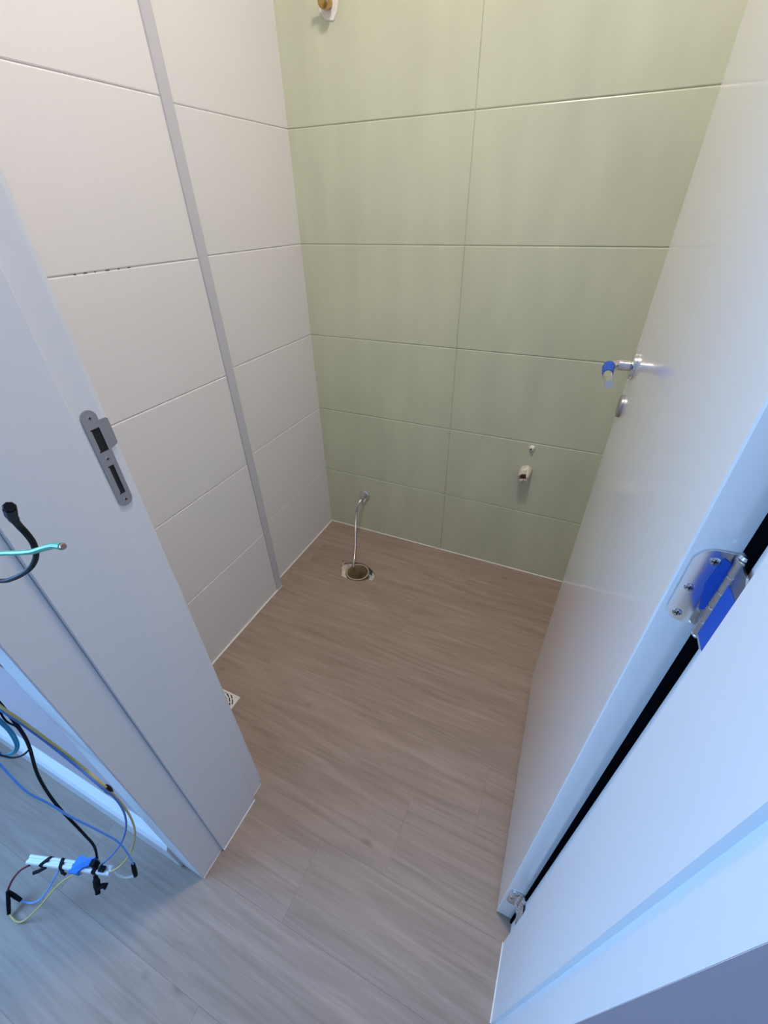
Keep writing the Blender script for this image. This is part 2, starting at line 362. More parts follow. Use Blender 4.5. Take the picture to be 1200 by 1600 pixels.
# caulk under the left jamb
bm = bmesh.new(); prism(bm, [(0.4468, -1.1935), (0.4468, -1.3145), (0.4488, -1.3145), (0.4488, -1.1935)], 0, 0.0035); keep(obj('caulk_line', bm, M_CAULK), fr)
bm = bmesh.new(); prism(bm, [(0.4405, -1.3155), (0.4405, -1.3775), (0.4415, -1.3775), (0.4415, -1.3155)], 0, 0.0035); keep(obj('caulk_line', bm, M_CAULK), fr)
bm = bmesh.new(); prism(bm, [(0.4380, -1.1535), (0.4380, -1.1915), (0.4390, -1.1915), (0.4390, -1.1535)], 0, 0.0035); keep(obj('caulk_line', bm, M_CAULK), fr)
bm = bmesh.new(); prism(bm, [(1.1162, -1.1945), (1.1162, -1.3170), (1.1180, -1.3170), (1.1180, -1.1945)], 0, 0.0040); keep(obj('caulk_line', bm, M_CAULK), fr)
# black strip standing in for shade in the hinge gap (wider towards the top)
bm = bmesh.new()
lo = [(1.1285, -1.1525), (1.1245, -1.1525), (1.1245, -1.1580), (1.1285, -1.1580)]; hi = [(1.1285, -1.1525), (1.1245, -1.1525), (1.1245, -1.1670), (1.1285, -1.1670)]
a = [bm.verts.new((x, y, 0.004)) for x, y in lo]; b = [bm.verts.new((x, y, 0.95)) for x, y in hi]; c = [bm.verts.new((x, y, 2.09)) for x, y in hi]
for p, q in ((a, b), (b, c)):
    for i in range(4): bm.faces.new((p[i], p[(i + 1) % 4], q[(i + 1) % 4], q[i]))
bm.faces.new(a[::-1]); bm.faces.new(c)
keep(obj('gap_shade_strip', bm, mat('gap_shade_black', (0.003, 0.003, 0.004), 0.9, spec=0.0)), fr)

# strike plate on the left jamb: local u = y (towards the hall positive), v = z
SX, SY, SZ = 0.4384, -1.1715, 1.034
def in_yz(bm, poly, holes, x0, x1):
    flat_with_holes(bm, poly, holes, 0, 1)
    for v in bm.verts: y, z, t = v.co; v.co = Vector((x0 + (x1 - x0) * t, SY + y, SZ + z))
pw, ph = 0.0105, 0.0705
def plate_outline():
    pts = []
    for k in range(0, 13): a = math.pi * k / 12; pts.append((pw * math.cos(a), ph - pw + pw * math.sin(a)))
    for k in range(0, 13): a = math.pi + math.pi * k / 12; pts.append((pw * math.cos(a), -ph + pw + pw * math.sin(a)))
    # the lip towards the bathroom, on the upper half (+y side)
    i = 0
    lip = [(pw, 0.014), (0.0205, 0.0165), (0.0222, 0.0185), (0.0222, 0.0520), (0.0205, 0.0540), (pw, 0.0540)]
    return lip + pts
strike = empty('strike'); strike.name = 'strike_plate'; strike.location = (SX, SY, SZ); strike.parent = fr; strike.matrix_parent_inverse = Matrix.Translation(-fr.location)
def put(o): o.parent = strike; o.matrix_parent_inverse = Matrix.Translation(-Vector((SX, SY, SZ))); return o
bm = bmesh.new()
h1 = [(-0.0055, 0.014), (0.0070, 0.014), (0.0070, 0.0460), (-0.0055, 0.0460)]; h2 = [(-0.0042, -0.0510), (0.0042, -0.0510), (0.0042, -0.0070), (-0.0042, -0.0070)]
in_yz(bm, plate_outline(), [h1, h2], SX - 0.0002, SX + 0.0016)
put(obj('plate', bm, M_STEEL))
for hh in (h1, h2):
    y0, y1 = hh[0][0], hh[1][0]; z0, z1 = hh[0][1], hh[2][1]
    put(boxo('slot', (SX - 0.0002, SX + 0.0003, SY + y0, SY + y1, SZ + z0, SZ + z1), M_DARK))
    put(boxo('slot_lip', (SX - 0.0001, SX + 0.0012, SY + y0, SY + y0 + 0.0016, SZ + z0 + 0.002, SZ + z1 - 0.002), M_STEEL))
for zz in (0.0605, 0.0035, -0.0610):
    bm = bmesh.new(); lathe(bm, (SX + 0.0012, SY, SZ + zz), (1, 0, 0), [(0.0033, 0), (0.0033, 0.0006), (0.0022, 0.0010)], 14)
    put(obj('screw', bm, M_STEEL, smooth=True))
    bm = bmesh.new(); box(bm, SX + 0.0020, SX + 0.0024, SY - 0.0018, SY + 0.0018, SZ + zz - 0.0005, SZ + zz + 0.0005); box(bm, SX + 0.0020, SX + 0.0024, SY - 0.0005, SY + 0.0005, SZ + zz - 0.0018, SZ + zz + 0.0018)
    put(obj('screw_slot', bm, M_DARK))

# ------------------------------------------------------------------ door
HX, HY = 1.0932, -1.1510; LX, LY = 1.0780, -0.5100; TK = 0.0345
dv = Vector((LX - HX, LY - HY, 0)); DL = dv.length; dv.normalize(); dn = Vector((-dv.y, dv.x, 0))   # dn towards the left wall
door = empty('door_1', (HX, HY, 0.008)); struct(door, 'glossy white door standing open into the bathroom', 'door')
def dp(s, z, out): return Vector((HX, HY, 0)) + dv * s + dn * out + Vector((0, 0, z))
def dkeep(o, parent=None):
    keep(o, door)
    if parent:
        o.parent = parent; o.matrix_parent_inverse = Matrix.Translation(-door.location)
    return o
bm = bmesh.new(); c = 0.0015
poly = [dp(*q)[:2] for q in ((c, 0, 0), (DL - c, 0, 0), (DL, 0, -c), (DL, 0, -TK + c), (DL - c, 0, -TK), (c, 0, -TK), (0, 0, -TK + c), (0, 0, -c))]
prism(bm, poly, 0.008, 2.08); dkeep(obj('door_leaf', bm, M_LACQ))
# lever handle
sH, zH = DL - 0.047, 1.055
def dgroup(name):
    e = empty(name, door.location); e.parent = door; e.matrix_parent_inverse = Matrix.Translation(-door.location); return e
def into(o, g):
    o.parent = g; o.matrix_parent_inverse = Matrix.Translation(-door.location); return o
lev = dgroup('lever_handle')
bm = bmesh.new(); lathe(bm, dp(sH, zH, 0.0003), dn, [(0.0235, 0), (0.0235, 0.0045), (0.0215, 0.0065), (0.012, 0.007)], 32); into(obj('rose', bm, M_CHROME, smooth=True), lev)
bm = bmesh.new()
tube(bm, [dp(sH, zH, 0.008), dp(sH, zH, 0.020), dp(sH, zH, 0.034)], 0.0095, 14, 2)
into(obj('neck', bm, M_CHROME, smooth=True), lev)
bm = bmesh.new()
tube(bm, [dp(sH + 0.002, zH, 0.026), dp(sH - 0.004, zH, 0.036), dp(sH - 0.020, zH, 0.044), dp(sH - 0.060, zH - 0.001, 0.046), dp(sH - 0.115, zH - 0.002, 0.044)], 0.010, 14, 6, radii=[0.0088, 0.0100, 0.0092, 0.0080, 0.0072])
into(obj('lever', bm, M_CHROME, smooth=True), lev)
bm = bmesh.new()
tube(bm, [dp(sH - 0.018, zH, 0.0440), dp(sH - 0.040, zH, 0.0457), dp(sH - 0.062, zH - 0.001, 0.0458)], 0.0104, 10, 3, radii=[0.0108, 0.0100, 0.0092])
into(obj('tape', bm, M_TAPE), lev)
bm = bmesh.new(); lathe(bm, dp(sH, zH - 0.078, 0.0003), dn, [(0.0215, 0), (0.0215, 0.0040), (0.0195, 0.0060), (0.010, 0.0064)], 32)
esc = dkeep(obj('escutcheon', bm, M_STEEL, smooth=True))
bm = bmesh.new(); o0 = dp(sH, zH - 0.078, 0.0068)
lathe(bm, o0 + Vector((0, 0, 0.003)), dn, [(0.0035, -0.0004), (0.0035, 0.0004)], 12); lathe(bm, o0 - Vector((0, 0, 0.004)), dn, [(0.0024, -0.0004), (0.0024, 0.0004)], 10)
into(obj('keyhole', bm, M_DARK), esc)

# hinges: leaf on the door's hinge edge (faces the hall) and leaf on the jamb
def rrect(x0, x1, z0, z1, r, left=True):
    pts = []
    for cx, cz, a0 in ((x0 + r, z0 + r, math.pi), (x0 + r, z1 - r, math.pi / 2)):
        seg = [(cx + r * math.cos(a0 + s * math.pi / 2 * k / 8), cz + r * math.sin(a0 + s * math.pi / 2 * k / 8)) for k in range(9) for s in (1,)]
        pts.append(seg)
    return [(x1, z0)] + pts[0][::-1] + pts[1][::-1] + [(x1, z1)]
def hinge(zc, taped, label):
    g = dgroup('hinge'); g['label'] = label
    y0 = HY - 0.0004; z0, z1 = zc - 0.041, zc + 0.041
    bm = bmesh.new(); pl = rrect(1.0985, 1.1260, z0 + 0.002, z1 - 0.002, 0.014)
    a = [bm.verts.new((x, y0, z)) for x, z in pl]; b = [bm.verts.new((x, y0 - 0.0018, z)) for x, z in pl]; n = len(pl)
    for i in range(n): bm.faces.new((a[i], a[(i + 1) % n], b[(i + 1) % n], b[i]))
    bm.faces.new(a); bm.faces.new(b[::-1]); into(obj('door_plate', bm, M_CHROME), g)
    for sx, sz in ((1.1120, 0.029), (1.1058, -0.001), (1.1070, -0.030)):
        bm = bmesh.new(); lathe(bm, (sx, y0 - 0.0016, zc + sz), (0, -1, 0), [(0.0036, 0), (0.0036, 0.0006), (0.0025, 0.0012)], 16); s = obj('screw', bm, M_SATIN, smooth=True); into(s, g)
        bm = bmesh.new(); yy = y0 - 0.0030
        box(bm, sx - 0.0022, sx + 0.0022, yy, yy + 0.0005, zc + sz - 0.0005, zc + sz + 0.0005); box(bm, sx - 0.0005, sx + 0.0005, yy, yy + 0.0005, zc + sz - 0.0022, zc + sz + 0.0022)
        into(obj('screw_slot', bm, M_DARK), g)
    # knuckle of five turns
    for k in range(5):
        ka, kb = z0 + (z1 - z0) * k / 5, z0 + (z1 - z0) * (k + 1) / 5 - 0.0007
        bm = bmesh.new(); lathe(bm, (1.1262, HY - 0.0085, ka), (0, 0, 1), [(0.0052, 0), (0.0060, 0.0006), (0.0060, kb - ka - 0.0006), (0.0052, kb - ka)], 16)
        into(obj('knuckle', bm, M_SATIN, smooth=True), g)
    for zz, s in ((z1, 1), (z0, -1)):
        bm = bmesh.new(); lathe(bm, (1.1262, HY - 0.0085, zz), (0, 0, s), [(0.0050, 0), (0.0056, 0.001), (0.0045, 0.0032), (0.0010, 0.0040)], 16); into(obj('pin_cap', bm, M_SATIN, smooth=True), g)
    # leaf on the jamb, turned towards the opening
    bm = bmesh.new(); yj0, yj1 = HY - 0.012, HY - 0.040
    ol = [(yj0, z0 + 0.002), (yj0, z1 - 0.002), (yj1 + 0.012, z1 - 0.002), (yj1 + 0.003, z1 - 0.008), (yj1, z1 - 0.016), (yj1, z0 + 0.016), (yj1 + 0.003, z0 + 0.008), (yj1 + 0.012, z0 + 0.002)]
    xs = 1.1228
    a = [bm.verts.new((xs, y, z)) for y, z in ol]; b = [bm.verts.new((xs + 0.0016, y, z)) for y, z in ol]; n = len(ol)
    for i in range(n): bm.faces.new((a[i], a[(i + 1) % n], b[(i + 1) % n], b[i]))
    bm.faces.new(a); bm.faces.new(b[::-1]); into(obj('jamb_plate', bm, M_SATIN), g)
    if taped:
        bm = bmesh.new(); yy = y0 - 0.0022
        ol = [(1.1165, zc + 0.034), (1.1210, zc + 0.031), (1.1236, zc + 0.024), (1.1236, zc - 0.018), (1.1190, zc - 0.020), (1.1165, zc - 0.006), (1.1140, zc + 0.006), (1.1150, zc + 0.020)]
        a = [bm.verts.new((x, yy, z)) for x, z in ol]; b = [bm.verts.new((x, yy - 0.0008, z)) for x, z in ol]; n = len(ol)
        for i in range(n): bm.faces.new((a[i], a[(i + 1) % n], b[(i + 1) % n], b[i]))
        bm.faces.new(a); bm.faces.new(b[::-1]); into(obj('tape', bm, M_TAPE), g)
        bm = bmesh.new(); box(bm, xs - 0.0010, xs - 0.0001, yj1 + 0.0005, yj0 - 0.004, zc - 0.034, zc + 0.020); into(obj('tape', bm, M_TAPE), g)
    return g
hinge(1.050, True, 'chrome hinge partly covered with blue masking tape')
hinge(0.150, False, 'chrome hinge near the floor')
hinge(1.900, False, 'chrome hinge near the top')

# ------------------------------------------------------------------ fixtures on the green wall
v = empty('angle_valve', (0.2015, -0.004, 0.2095)); tag(v, 'small chrome water outlet rosette low on the green wall', 'valve')
bm = bmesh.new(); lathe(bm, (0, 0, 0), (0, -1, 0), [(0.0235, 0), (0.0235, 0.003), (0.019, 0.008), (0.010, 0.010)], 28); obj('rosette', bm, M_CHROME, v, smooth=True)
bm = bmesh.new(); lathe(bm, (0, -0.009, 0), (0, -1, 0), [(0.008, 0), (0.008, 0.018), (0.0095, 0.018), (0.0095, 0.026), (0.006, 0.027)], 6); obj('nut', bm, M_CHROME, v)
bm = bmesh.new(); tube(bm, [(0.002, -0.004, -0.022), (0.001, -0.010, -0.027), (0.0, -0.012, -0.030)], 0.0055, 8, 2); obj('sealant', bm, M_PLAS, v)
HOSE = [[0.2065, -0.012, 0.2169], [0.2071, -0.04, 0.2163], [0.1975, -0.07, 0.1896], [0.1968, -0.09, 0.1479], [0.2167, -0.1412, 0.0965], [0.2377, -0.1912, 0.046], [0.2505, -0.2293, 0.0153], [0.2593, -0.2539, 0.004], [0.2622, -0.2638, -0.006]]
bm = bmesh.new(); tube(bm, [(0.2015, -0.030, 0.2095), (0.2030, -0.046, 0.2085)] + HOSE[2:], 0.0052, 10, 8)
hs = tag(obj('supply_hose', bm, M_SATIN, smooth=True), 'thin braided steel hose hanging from the chrome outlet into the floor opening', 'hose')
bm = bmesh.new(); p0, p1 = Vector(HOSE[-2]), Vector(HOSE[-1]); tube(bm, [p0 + (p0 - p1) * 0.4, p0, p0 + (p1 - p0) * 0.7], 0.0068, 10, 0); obj('ferrule', bm, M_STEEL, hs)

st = empty('pipe_stub', (0.892, -0.001, 0.4955)); st.scale = (1.3, 1.25, 1.3); tag(st, 'cream plastic pipe stub with ragged sealing tape jutting from the green wall', 'pipe')
bm = bmesh.new()
lathe(bm, (0, 0, 0), (-0.06, -1, -0.10), [(0.0165, 0), (0.0170, 0.010), (0.0155, 0.013), (0.0172, 0.020), (0.0150, 0.024), (0.0165, 0.030)], 14, 0.0012)
obj('taped_thread', bm, M_PVCW, st)
bm = bmesh.new(); ax = Vector((-0.06, -1, -0.10)).normalized()
n = 14
s_ = ax.cross(Vector((0, 0, 1))).normalized(); u_ = ax.cross(s_)
ro, ri = [], []
for k in range(n):
    d_ = s_ * math.cos(2 * math.pi * k / n) + u_ * math.sin(2 * math.pi * k / n)
    e_ = 0.042 + random.uniform(-0.006, 0.005)
    ro.append((bm.verts.new(ax * 0.028 + d_ * 0.0155), bm.verts.new(ax * e_ + d_ * 0.0145))); ri.append((bm.verts.new(ax * 0.028 + d_ * 0.010), bm.verts.new(ax * e_ + d_ * 0.0105)))
for k in range(n):
    j = (k + 1) % n
    bm.faces.new((ro[k][0], ro[j][0], ro[j][1], ro[k][1])); bm.faces.new((ri[k][1], ri[j][1], ri[j][0], ri[k][0])); bm.faces.new((ro[k][1], ro[j][1], ri[j][1], ri[k][1]))
obj('mouth', bm, M_PVCW, st)
bm = bmesh.new(); lathe(bm, ax * 0.0305, ax, [(0.0105, 0), (0.0105, 0.0008)], 14); obj('bore', bm, mat('brown_bore', (0.14, 0.07, 0.05), 0.8), st)
nb = empty('wall_plug', (0.897, -0.001, 0.589)); tag(nb, 'tiny white plastic plug in the green wall above the pipe stub', 'plug')
bm = bmesh.new(); lathe(bm, (0, 0, 0), (0, -1, 0), [(0.0105, 0), (0.0100, 0.004), (0.0070, 0.010), (0.0060, 0.012)], 10, 0.0006); obj('cap', bm, M_PLAS, nb)
bm = bmesh.new(); lathe(bm, (-0.002, -0.0120, -0.001), (0, -1, -0.2), [(0.0032, 0), (0.0028, 0.0012)], 8); obj('hole', bm, M_DARK, nb)

bt = empty('shower_outlet', (0.172, -0.001, 1.742)); tag(bt, 'brass water outlet on a bare white patch high on the green wall', 'outlet')
bm = bmesh.new(); pts = [(-0.026, 0.030), (-0.032, 0.006), (-0.030, -0.012), (-0.012, -0.030), (0.012, -0.033), (0.024, -0.018), (0.030, 0.006), (0.026, 0.030), (0.004, 0.042)]
a = [bm.verts.new((x, 0.0, z)) for x, z in pts]; b = [bm.verts.new((x * 0.95, -0.0022, z * 0.95)) for x, z in pts]; n = len(pts)
for i in range(n): bm.faces.new((a[i], a[(i + 1) % n], b[(i + 1) % n], b[i]))
bm.faces.new(a); bm.faces.new(b[::-1]); obj('bare_patch', bm, M_CAULK, bt)
bm = bmesh.new(); lathe(bm, (0.0, -0.002, 0), (0.05, -1, -0.08), [(0.0125, 0), (0.0125, 0.014), (0.0155, 0.015), (0.0155, 0.032), (0.011, 0.036), (0.006, 0.037)], 18); obj('body', bm, M_BRASS, bt, smooth=True)
bm = bmesh.new(); tube(bm, [(-0.006, -0.026, 0.004), (-0.018, -0.034, 0.009), (-0.030, -0.038, 0.012)], 0.0055, 10, 3); obj('stem', bm, M_BRONZE, bt, smooth=True)

# ------------------------------------------------------------------ floor drain cover
GX, GY, GS = 0.2135 - 0.075, -0.972 - 0.075, 0.075
dr = empty('floor_drain', (GX, GY, 0.0)); tag(dr, 'square white drain grate with curved slots in the floor beside the doorway', 'drain')
Q = 0.0695
bm = bmesh.new(); flat_with_holes(bm, [(-GS, -GS), (GS, -GS), (GS, GS), (-GS, GS)], [[(-Q, -Q), (Q, -Q), (Q, Q), (-Q, Q)]], 0.0003, 0.0034); obj('frame', bm, M_PLAS, dr)
boxo('shade_sheet', (-0.0698, 0.0698, -0.0698, 0.0698, 0.0003, 0.0007), M_DARK, dr)  # flat black sheet under the slots in place of a shaded recess
bm = bmesh.new(); NA = 168
bands = [(0.0, 0.012, 0)]
rr = 0.012
while rr < 0.080: bands += [(rr, rr + 0.0036, 1), (rr + 0.0036, rr + 0.0083, 0)]; rr += 0.0083
bands += [(rr, 0.099, 0)]
cl = lambda t: max(-Q, min(Q, t))
for k in range(NA):
    a, b = 2 * math.pi * k / NA, 2 * math.pi * (k + 1) / NA
    for q, (r0, r1, slot) in enumerate(bands):
        if slot and (k + 2 * q) % 7 > 0: continue
        m_ = (a + b) / 2
        if max(abs(r0 * math.cos(m_)), abs(r0 * math.sin(m_))) > Q - 0.0003: continue
        pts = [(cl(r * math.cos(t)), cl(r * math.sin(t))) for r, t in ((r0, a), (r1, a), (r1, b), (r0, b))]
        if r0 == 0: pts = pts[1:]
        try: bm.faces.new([bm.verts.new((x, y, 0.0031)) for x, y in pts])
        except ValueError: pass
bmesh.ops.remove_doubles(bm, verts=bm.verts, dist=1e-6)
bmesh.ops.recalc_face_normals(bm, faces=bm.faces)
bmesh.ops.solidify(bm, geom=bm.faces[:], thickness=0.0018)
zs = [v.co.z for v in bm.verts]; dz = 0.0031 - max(zs)
for v in bm.verts: v.co.z += dz
o = obj('slotted_plate', bm, M_PLAS, dr)

# ------------------------------------------------------------------ ceiling lamp of the bathroom
lp = empty('ceiling_lamp', (0.76, -0.90, H - 0.001)); tag(lp, 'round white ceiling lamp over the bathroom', 'lamp')
bm = bmesh.new(); lathe(bm, (0, 0, 0), (0, 0, -1), [(0.11, 0), (0.11, 0.02), (0.10, 0.024)], 36); obj('base', bm, M_FRAME, lp, smooth=True)
bm = bmesh.new(); lathe(bm, (0, 0, -0.024), (0, 0, -1), [(0.095, 0), (0.09, 0.010), (0.06, 0.014)], 36); obj('diffuser', bm, mat('lit_diffuser', (0.9, 0.88, 0.85), 0.5, emit=((1.0, 0.90, 0.80), 4.0)), lp, smooth=True)
LAMP = area('ceiling_lamp_light', (0.76, -0.90, H - 0.05), (0, 0, -1), 0.2, 0.2, 15.7, (1.0, 0.91, 0.855), 'DISK')

# ------------------------------------------------------------------ loose wiring in the hall
W = {
    'green': [[0.6535, -1.4, 1.1249], [0.6966, -1.3942, 1.1388], [0.726, -1.3961, 1.151], [0.7541, -1.3985, 1.1634], [0.7792, -1.4015, 1.1767], [0.8022, -1.4062, 1.1892], [0.8244, -1.412, 1.2008]],
    'blackstub': [[0.6041, -1.397, 1.0841], [0.6462, -1.3899, 1.0923], [0.6696, -1.3893, 1.1033], [0.6911, -1.3883, 1.1159], [0.7096, -1.3884, 1.1289], [0.7254, -1.3889, 1.143], [0.7378, -1.3909, 1.1573], [0.7489, -1.3946, 1.1701], [0.7595, -1.3989, 1.1824], [0.7723, -1.4032, 1.1935], [0.7866, -1.407, 1.2044]],
    'black': [[0.3179, -1.395, 0.7742], [0.34, -1.4012, 0.737], [0.3339, -1.4041, 0.6753], [0.32, -1.4097, 0.6148], [0.2906, -1.4263, 0.5128], [0.2786, -1.4373, 0.4075], [0.2865, -1.4434, 0.2967], [0.2697, -1.4471, 0.2035], [0.2376, -1.4582, 0.11]],
    'yellow': [[0.284, -1.395, 0.7399], [0.345, -1.4031, 0.7386], [0.3596, -1.3996, 0.7018], [0.3871, -1.3967, 0.6566], [0.4124, -1.3947, 0.6116], [0.4468, -1.395, 0.5583], [0.4293, -1.3918, 0.4811], [0.4147, -1.3931, 0.3965], [0.3927, -1.402, 0.3067], [0.3256, -1.4188, 0.16], [0.3086, -1.446, 0.1298], [0.2798, -1.4678, 0.1134], [0.244, -1.4809, 0.112], [0.2111, -1.4982, 0.1034], [0.1798, -1.5276, 0.0784], [0.1533, -1.5652, 0.0404], [0.125, -1.5992, 0.008], [0.1075, -1.6099, 0.005], [0.0795, -1.6089, 0.0077], [0.0605, -1.5961, 0.02], [0.0611, -1.5822, 0.0453], [0.0704, -1.5627, 0.0727], [0.0862, -1.5441, 0.095], [0.1065, -1.5292, 0.11]],
    'bluepair': [[0.2656, -1.395, 0.7213], [0.335, -1.4044, 0.7251], [0.3553, -1.4015, 0.6929], [0.386, -1.3995, 0.6534], [0.416, -1.3987, 0.6128], [0.4527, -1.399, 0.5669], [0.4345, -1.3938, 0.4999], [0.4173, -1.3961, 0.4227], [0.3905, -1.405, 0.343], [0.3549, -1.4211, 0.2639], [0.3082, -1.4416, 0.1857], [0.2562, -1.4626, 0.11]],
    'lightblue': [[0.26, -1.4382, 0.6493], [0.27, -1.4445, 0.5755], [0.2853, -1.4494, 0.5029], [0.2943, -1.4436, 0.4474], [0.3076, -1.4387, 0.3883], [0.33, -1.4302, 0.3283], [0.3419, -1.4232, 0.2524], [0.3366, -1.4274, 0.1724], [0.3249, -1.4365, 0.09], [0.3314, -1.4429, 0.0877], [0.3139, -1.4555, 0.0918], [0.289, -1.4604, 0.11]],
    'blueloop': [[0.0547, -1.5838, 0.035], [0.0695, -1.5834, 0.0249], [0.0857, -1.5825, 0.0147], [0.1063, -1.5766, 0.008], [0.1309, -1.5633, 0.0245], [0.1495, -1.5443, 0.0517], [0.164, -1.5237, 0.0833], [0.1771, -1.5077, 0.11]],
    'teal1': [[0.3, -1.4087, 0.7295], [0.3249, -1.4112, 0.7009], [0.3377, -1.4127, 0.6805], [0.3438, -1.4175, 0.66], [0.3391, -1.4236, 0.6442], [0.3262, -1.4305, 0.6323], [0.3042, -1.439, 0.6236], [0.27, -1.4505, 0.6184]],
    'teal2': [[0.31, -1.4134, 0.7305], [0.3359, -1.415, 0.7052], [0.3458, -1.4163, 0.6898], [0.3534, -1.4211, 0.6712], [0.3499, -1.4262, 0.6587], [0.3386, -1.4325, 0.6494], [0.3219, -1.4388, 0.6432], [0.29, -1.4495, 0.6405]],
    'blackloop': [[0.33, -1.4058, 0.7169], [0.3551, -1.4077, 0.6963], [0.3662, -1.4099, 0.6835], [0.3745, -1.4148, 0.6691], [0.3716, -1.4198, 0.661], [0.3625, -1.4271, 0.6537], [0.3481, -1.4343, 0.6495], [0.3296, -1.4392, 0.6508], [0.3, -1.4478, 0.6539]],
    'ytail': [[0.2547, -1.4803, 0.1], [0.2624, -1.4884, 0.0879], [0.2716, -1.5002, 0.07]],
    'ytail2': [[0.2671, -1.4939, 0.08], [0.2739, -1.4862, 0.0804], [0.2811, -1.4829, 0.075]],
    'barends': [[0.0957, -1.5226, 0.11], [0.2866, -1.4602, 0.11]]}
wbx = empty('wall_box', (0.325, YF1 - 0.0005, 0.82)); tag(wbx, 'brown rimmed wiring box in the hall wall beside the doorway', 'box')
bm = bmesh.new()
for d in ((-0.049, -0.041, 0, 0, -0.06, 0.06), (0.041, 0.049, 0, 0, -0.06, 0.06), (-0.041, 0.041, 0, 0, -0.06, -0.052), (-0.041, 0.041, 0, 0, 0.052, 0.06)): box(bm, d[0], d[1], -0.006, 0.0, d[4], d[5], 0.0015)
obj('rim', bm, M_RUST, wbx)
boxo('shade_panel', (-0.041, 0.041, -0.0012, 0.0, -0.052, 0.052), M_DARK, wbx)  # flat black panel on the solid wall, painted for the box's shaded depth
def wire(name, key, r, m, label, pre=(), cut=None):
    pts = list(pre) + W[key]
    if cut: pts = pts[cut[0]:cut[1]]
    bm = bmesh.new(); tube(bm, pts, r, 8, 6)
    return tag(obj(name, bm, m, smooth=True), label, 'wire', 'loose wires hanging from the hall wall box')
def sleeve(name, a, b, r, m, parent, n=8):
    bm = bmesh.new(); tube(bm, [a, (Vector(a) + Vector(b)) / 2, b], r, n, 0, radii=[r * 0.9, r * 1.08, r * 0.92]); return obj(name, bm, m, parent)
SRC_N = [0]
def src():
    SRC_N[0] += 1; k = SRC_N[0]
    return (0.300 + 0.012 * (k % 4), -1.3645, 0.800 + 0.016 * (k // 4) + 0.006 * (k % 3))
g = wire('electric_wire', 'green', 0.00145, M_GREENW, 'short stiff green wire with a bare copper tip at left', [src(), (0.40, -1.400, 0.92), (0.54, -1.402, 1.05)])
e1 = Vector(W['green'][-1]); e0 = Vector(W['green'][-2]); sleeve('copper_tip', e1, e1 + (e1 - e0).normalized() * 0.004, 0.0011, M_COPPER, g)
b_ = wire('electric_cable', 'blackstub', 0.0016, M_BLACK, 'black cable curling up to a taped end beside the green wire', [src(), (0.39, -1.398, 0.90), (0.50, -1.401, 1.01)])
q = [Vector(p) for p in W['blackstub'][-3:]]; bm = bmesh.new(); tube(bm, [q[0], q[1], q[2], q[2] + (q[2] - q[1]) * 0.25], 0.003, 8, 3, radii=[0.0015, 0.0020, 0.0024, 0.0024, 0.0018]); obj('tape', bm, M_BLACK, b_)
bk = wire('electric_cable', 'black', 0.0025, M_BLACK, 'black cable hanging down to the white taped bar', [src()])
ye = wire('electric_wire', 'yellow', 0.0019, M_YELW, 'yellow wire looping down past the white bar onto the floor', [src()], (0, 20))
bm = bmesh.new(); tube(bm, W['yellow'][19:], 0.0022, 8, 6); obj('dark_red_end', bm, M_RED, ye, smooth=True)
sleeve('tape', W['yellow'][18], W['yellow'][20], 0.0040, M_BLACK, ye)
bp_ = wire('electric_wire', 'bluepair', 0.0019, M_OCHRE, 'dark blue wire running down beside the yellow wire to the white bar', [src()])
a, b = Vector(W['yellow'][5]), Vector(W['yellow'][6]); sleeve('tape', a, a + (b - a) * 0.35, 0.0050, M_BLACK, ye)
lb = wire('electric_wire', 'lightblue', 0.0019, M_LBLUE, 'light blue wire drooping near the floor to a black taped splice', [src(), (0.27, -1.40, 0.74)], (0, 11))
bm = bmesh.new(); tube(bm, W['lightblue'][9:], 0.0022, 8, 6); obj('pale_end', bm, M_PALE, lb, smooth=True)
a, b = Vector(W['lightblue'][7]), Vector(W['lightblue'][8]); sleeve('tape', a + (b - a) * 0.55, Vector(W['lightblue'][9]), 0.0048, M_BLACK, lb)
bl = wire('electric_wire', 'blueloop', 0.0019, M_LBLUE, 'short blue wire curving from a black splice at lower left up to the white bar')
sleeve('tape', W['blueloop'][0], W['blueloop'][2], 0.0042, M_BLACK, bl)
wire('electric_wire', 'teal1', 0.0016, M_TEAL, 'teal wire loop at the left edge, outer of the two teal loops', [src()])
wire('electric_wire', 'teal2', 0.0016, M_TEAL, 'teal wire loop at the left edge, inner of the two teal loops', [src()])
wire('electric_cable', 'blackloop', 0.0014, M_BLACK, 'thin black cable loop around the teal wire loops', [src()])
e = Vector(W['teal1'][-2]); bm = bmesh.new(); box(bm, e.x - 0.012, e.x + 0.004, e.y - 0.004, e.y + 0.004, e.z + 0.004, e.z + 0.045, 0.002)
tag(obj('tape_wrap', bm, M_TAPE), 'scrap of blue tape on the wires at the left edge', 'tape')

# taped white bar
A, B = Vector(W['barends'][0]), Vector(W['barends'][1]); ux = (B - A).normalized(); uy = Vector((0, 0, 1)).cross(ux).normalized(); uz = ux.cross(uy); BLN = (B - A).length
bar = empty('cable_channel', A); tag(bar, 'white plastic channel bar wrapped in black and blue tape hanging above the hall floor', 'cable channel')
bar.matrix_world = Matrix(((ux.x, uy.x * 0.64, uz.x, A.x), (ux.y, uy.y * 0.64, uz.y, A.y), (ux.z, uy.z * 0.64, uz.z, A.z), (0, 0, 0, 1)))
bm = bmesh.new(); prof = [(-0.014, -0.006), (0.014, -0.006), (0.014, 0.004), (0.011, 0.007), (0.004, 0.007), (0.003, 0.0045), (-0.003, 0.0045), (-0.004, 0.007), (-0.011, 0.007), (-0.014, 0.004)]
a = [bm.verts.new((0, y, z)) for y, z in prof]; b = [bm.verts.new((BLN, y, z)) for y, z in prof]; n = len(prof)
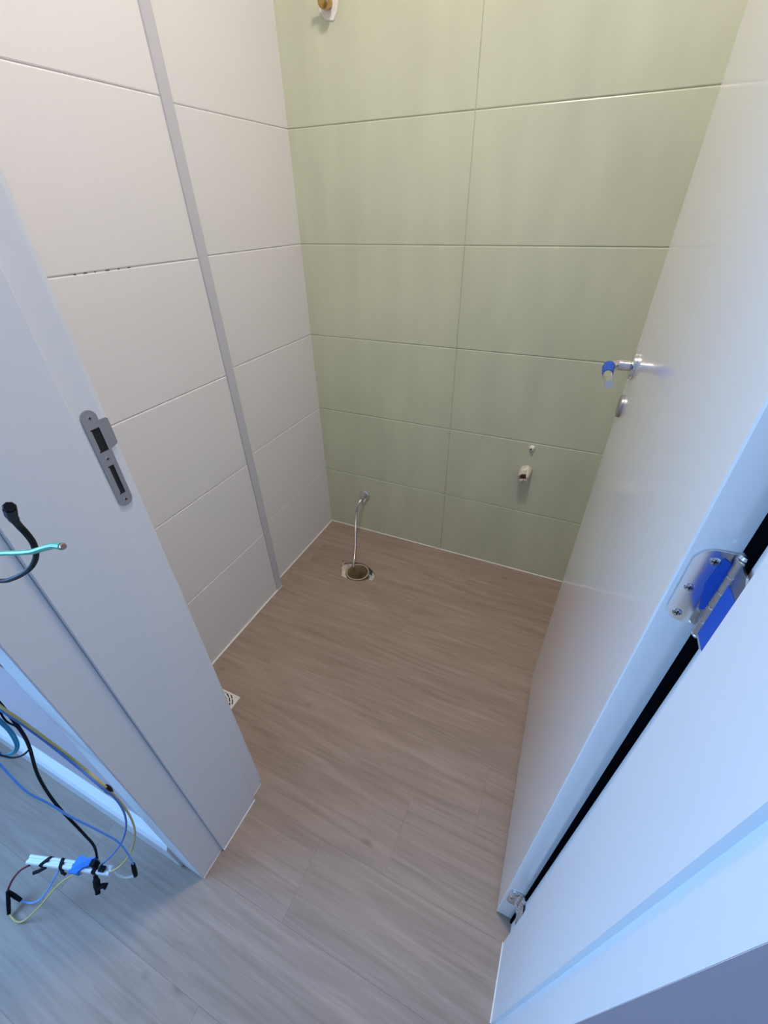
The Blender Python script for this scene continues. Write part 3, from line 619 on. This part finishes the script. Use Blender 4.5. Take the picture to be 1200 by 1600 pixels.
for i in range(n): bm.faces.new((a[i], a[(i + 1) % n], b[(i + 1) % n], b[i]))
bm.faces.new(a); bm.faces.new(b[::-1]); obj('channel', bm, M_BARW, bar)
def band(x0, x1, skew, m, name='tape', pad=0.0012):
    bm = bmesh.new(); pr = [(-0.014 - pad, -0.006 - pad), (0.014 + pad, -0.006 - pad), (0.014 + pad, 0.005), (0.010, 0.007 + pad), (-0.010, 0.007 + pad), (-0.014 - pad, 0.005)]
    a = [bm.verts.new((x0 + skew * y, y, z)) for y, z in pr]; b = [bm.verts.new((x1 + skew * y, y, z)) for y, z in pr]; n = len(pr)
    for i in range(n): bm.faces.new((a[i], a[(i + 1) % n], b[(i + 1) % n], b[i]))
    bm.faces.new(a); bm.faces.new(b[::-1]); obj(name, bm, m, bar)
band(0.040, 0.049, 0.5, M_BLACK); band(0.079, 0.087, -0.2, M_BLACK); band(0.160, 0.170, 0.0, M_BLACK)
bm = bmesh.new(); vs = [(0.105, -0.020, 0.004), (0.112, 0.020, 0.007), (0.125, 0.026, 0.016), (0.143, 0.020, 0.019), (0.160, 0.024, 0.020), (0.156, 0.004, 0.016), (0.140, -0.006, 0.014), (0.128, -0.022, 0.006)]
a = [bm.verts.new(q) for q in vs]; b = [bm.verts.new((x, y, -0.0085)) for x, y, z in vs]; n = len(vs)
for i in range(n): bm.faces.new((a[i], a[(i + 1) % n], b[(i + 1) % n], b[i]))
ct = bm.verts.new((0.133, 0.004, 0.018))
for i in range(n): bm.faces.new((a[i], a[(i + 1) % n], ct))
bm.faces.new(b[::-1]); obj('blue_tape', bm, M_TAPEL, bar)
bm = bmesh.new(); tube(bm, [(0.048, -0.014, 0.000), (0.036, -0.024, -0.004), (0.022, -0.032, -0.008)], 0.0055, 6, 0, flat=0.5); obj('tape_tail', bm, M_BLACK, bar)
bm = bmesh.new(); tube(bm, [(0.086, -0.012, 0.002), (0.092, -0.022, -0.002), (0.100, -0.024, -0.005)], 0.0045, 6, 0, flat=0.5); obj('tape_tail', bm, M_BLACK, bar)
bm = bmesh.new(); box(bm, 0.176, 0.190, -0.010, 0.008, 0.0072, 0.0125, 0.002); obj('terminal', bm, M_BLACK, bar)
bm = bmesh.new(); box(bm, 0.160, 0.172, -0.004, 0.016, 0.0085, 0.030, 0.002); obj('terminal', bm, M_BLACK, bar)
for key in ('ytail', 'ytail2'):
    bm = bmesh.new(); tube(bm, W[key], 0.006, 8, 3, radii=[0.005, 0.0075, 0.0055] if key == 'ytail' else [0.006, 0.0055, 0.0065], flat=0.6)
    o = obj('dangling_tape', bm, M_BLACK, bar); o.matrix_parent_inverse = bar.matrix_world.inverted()
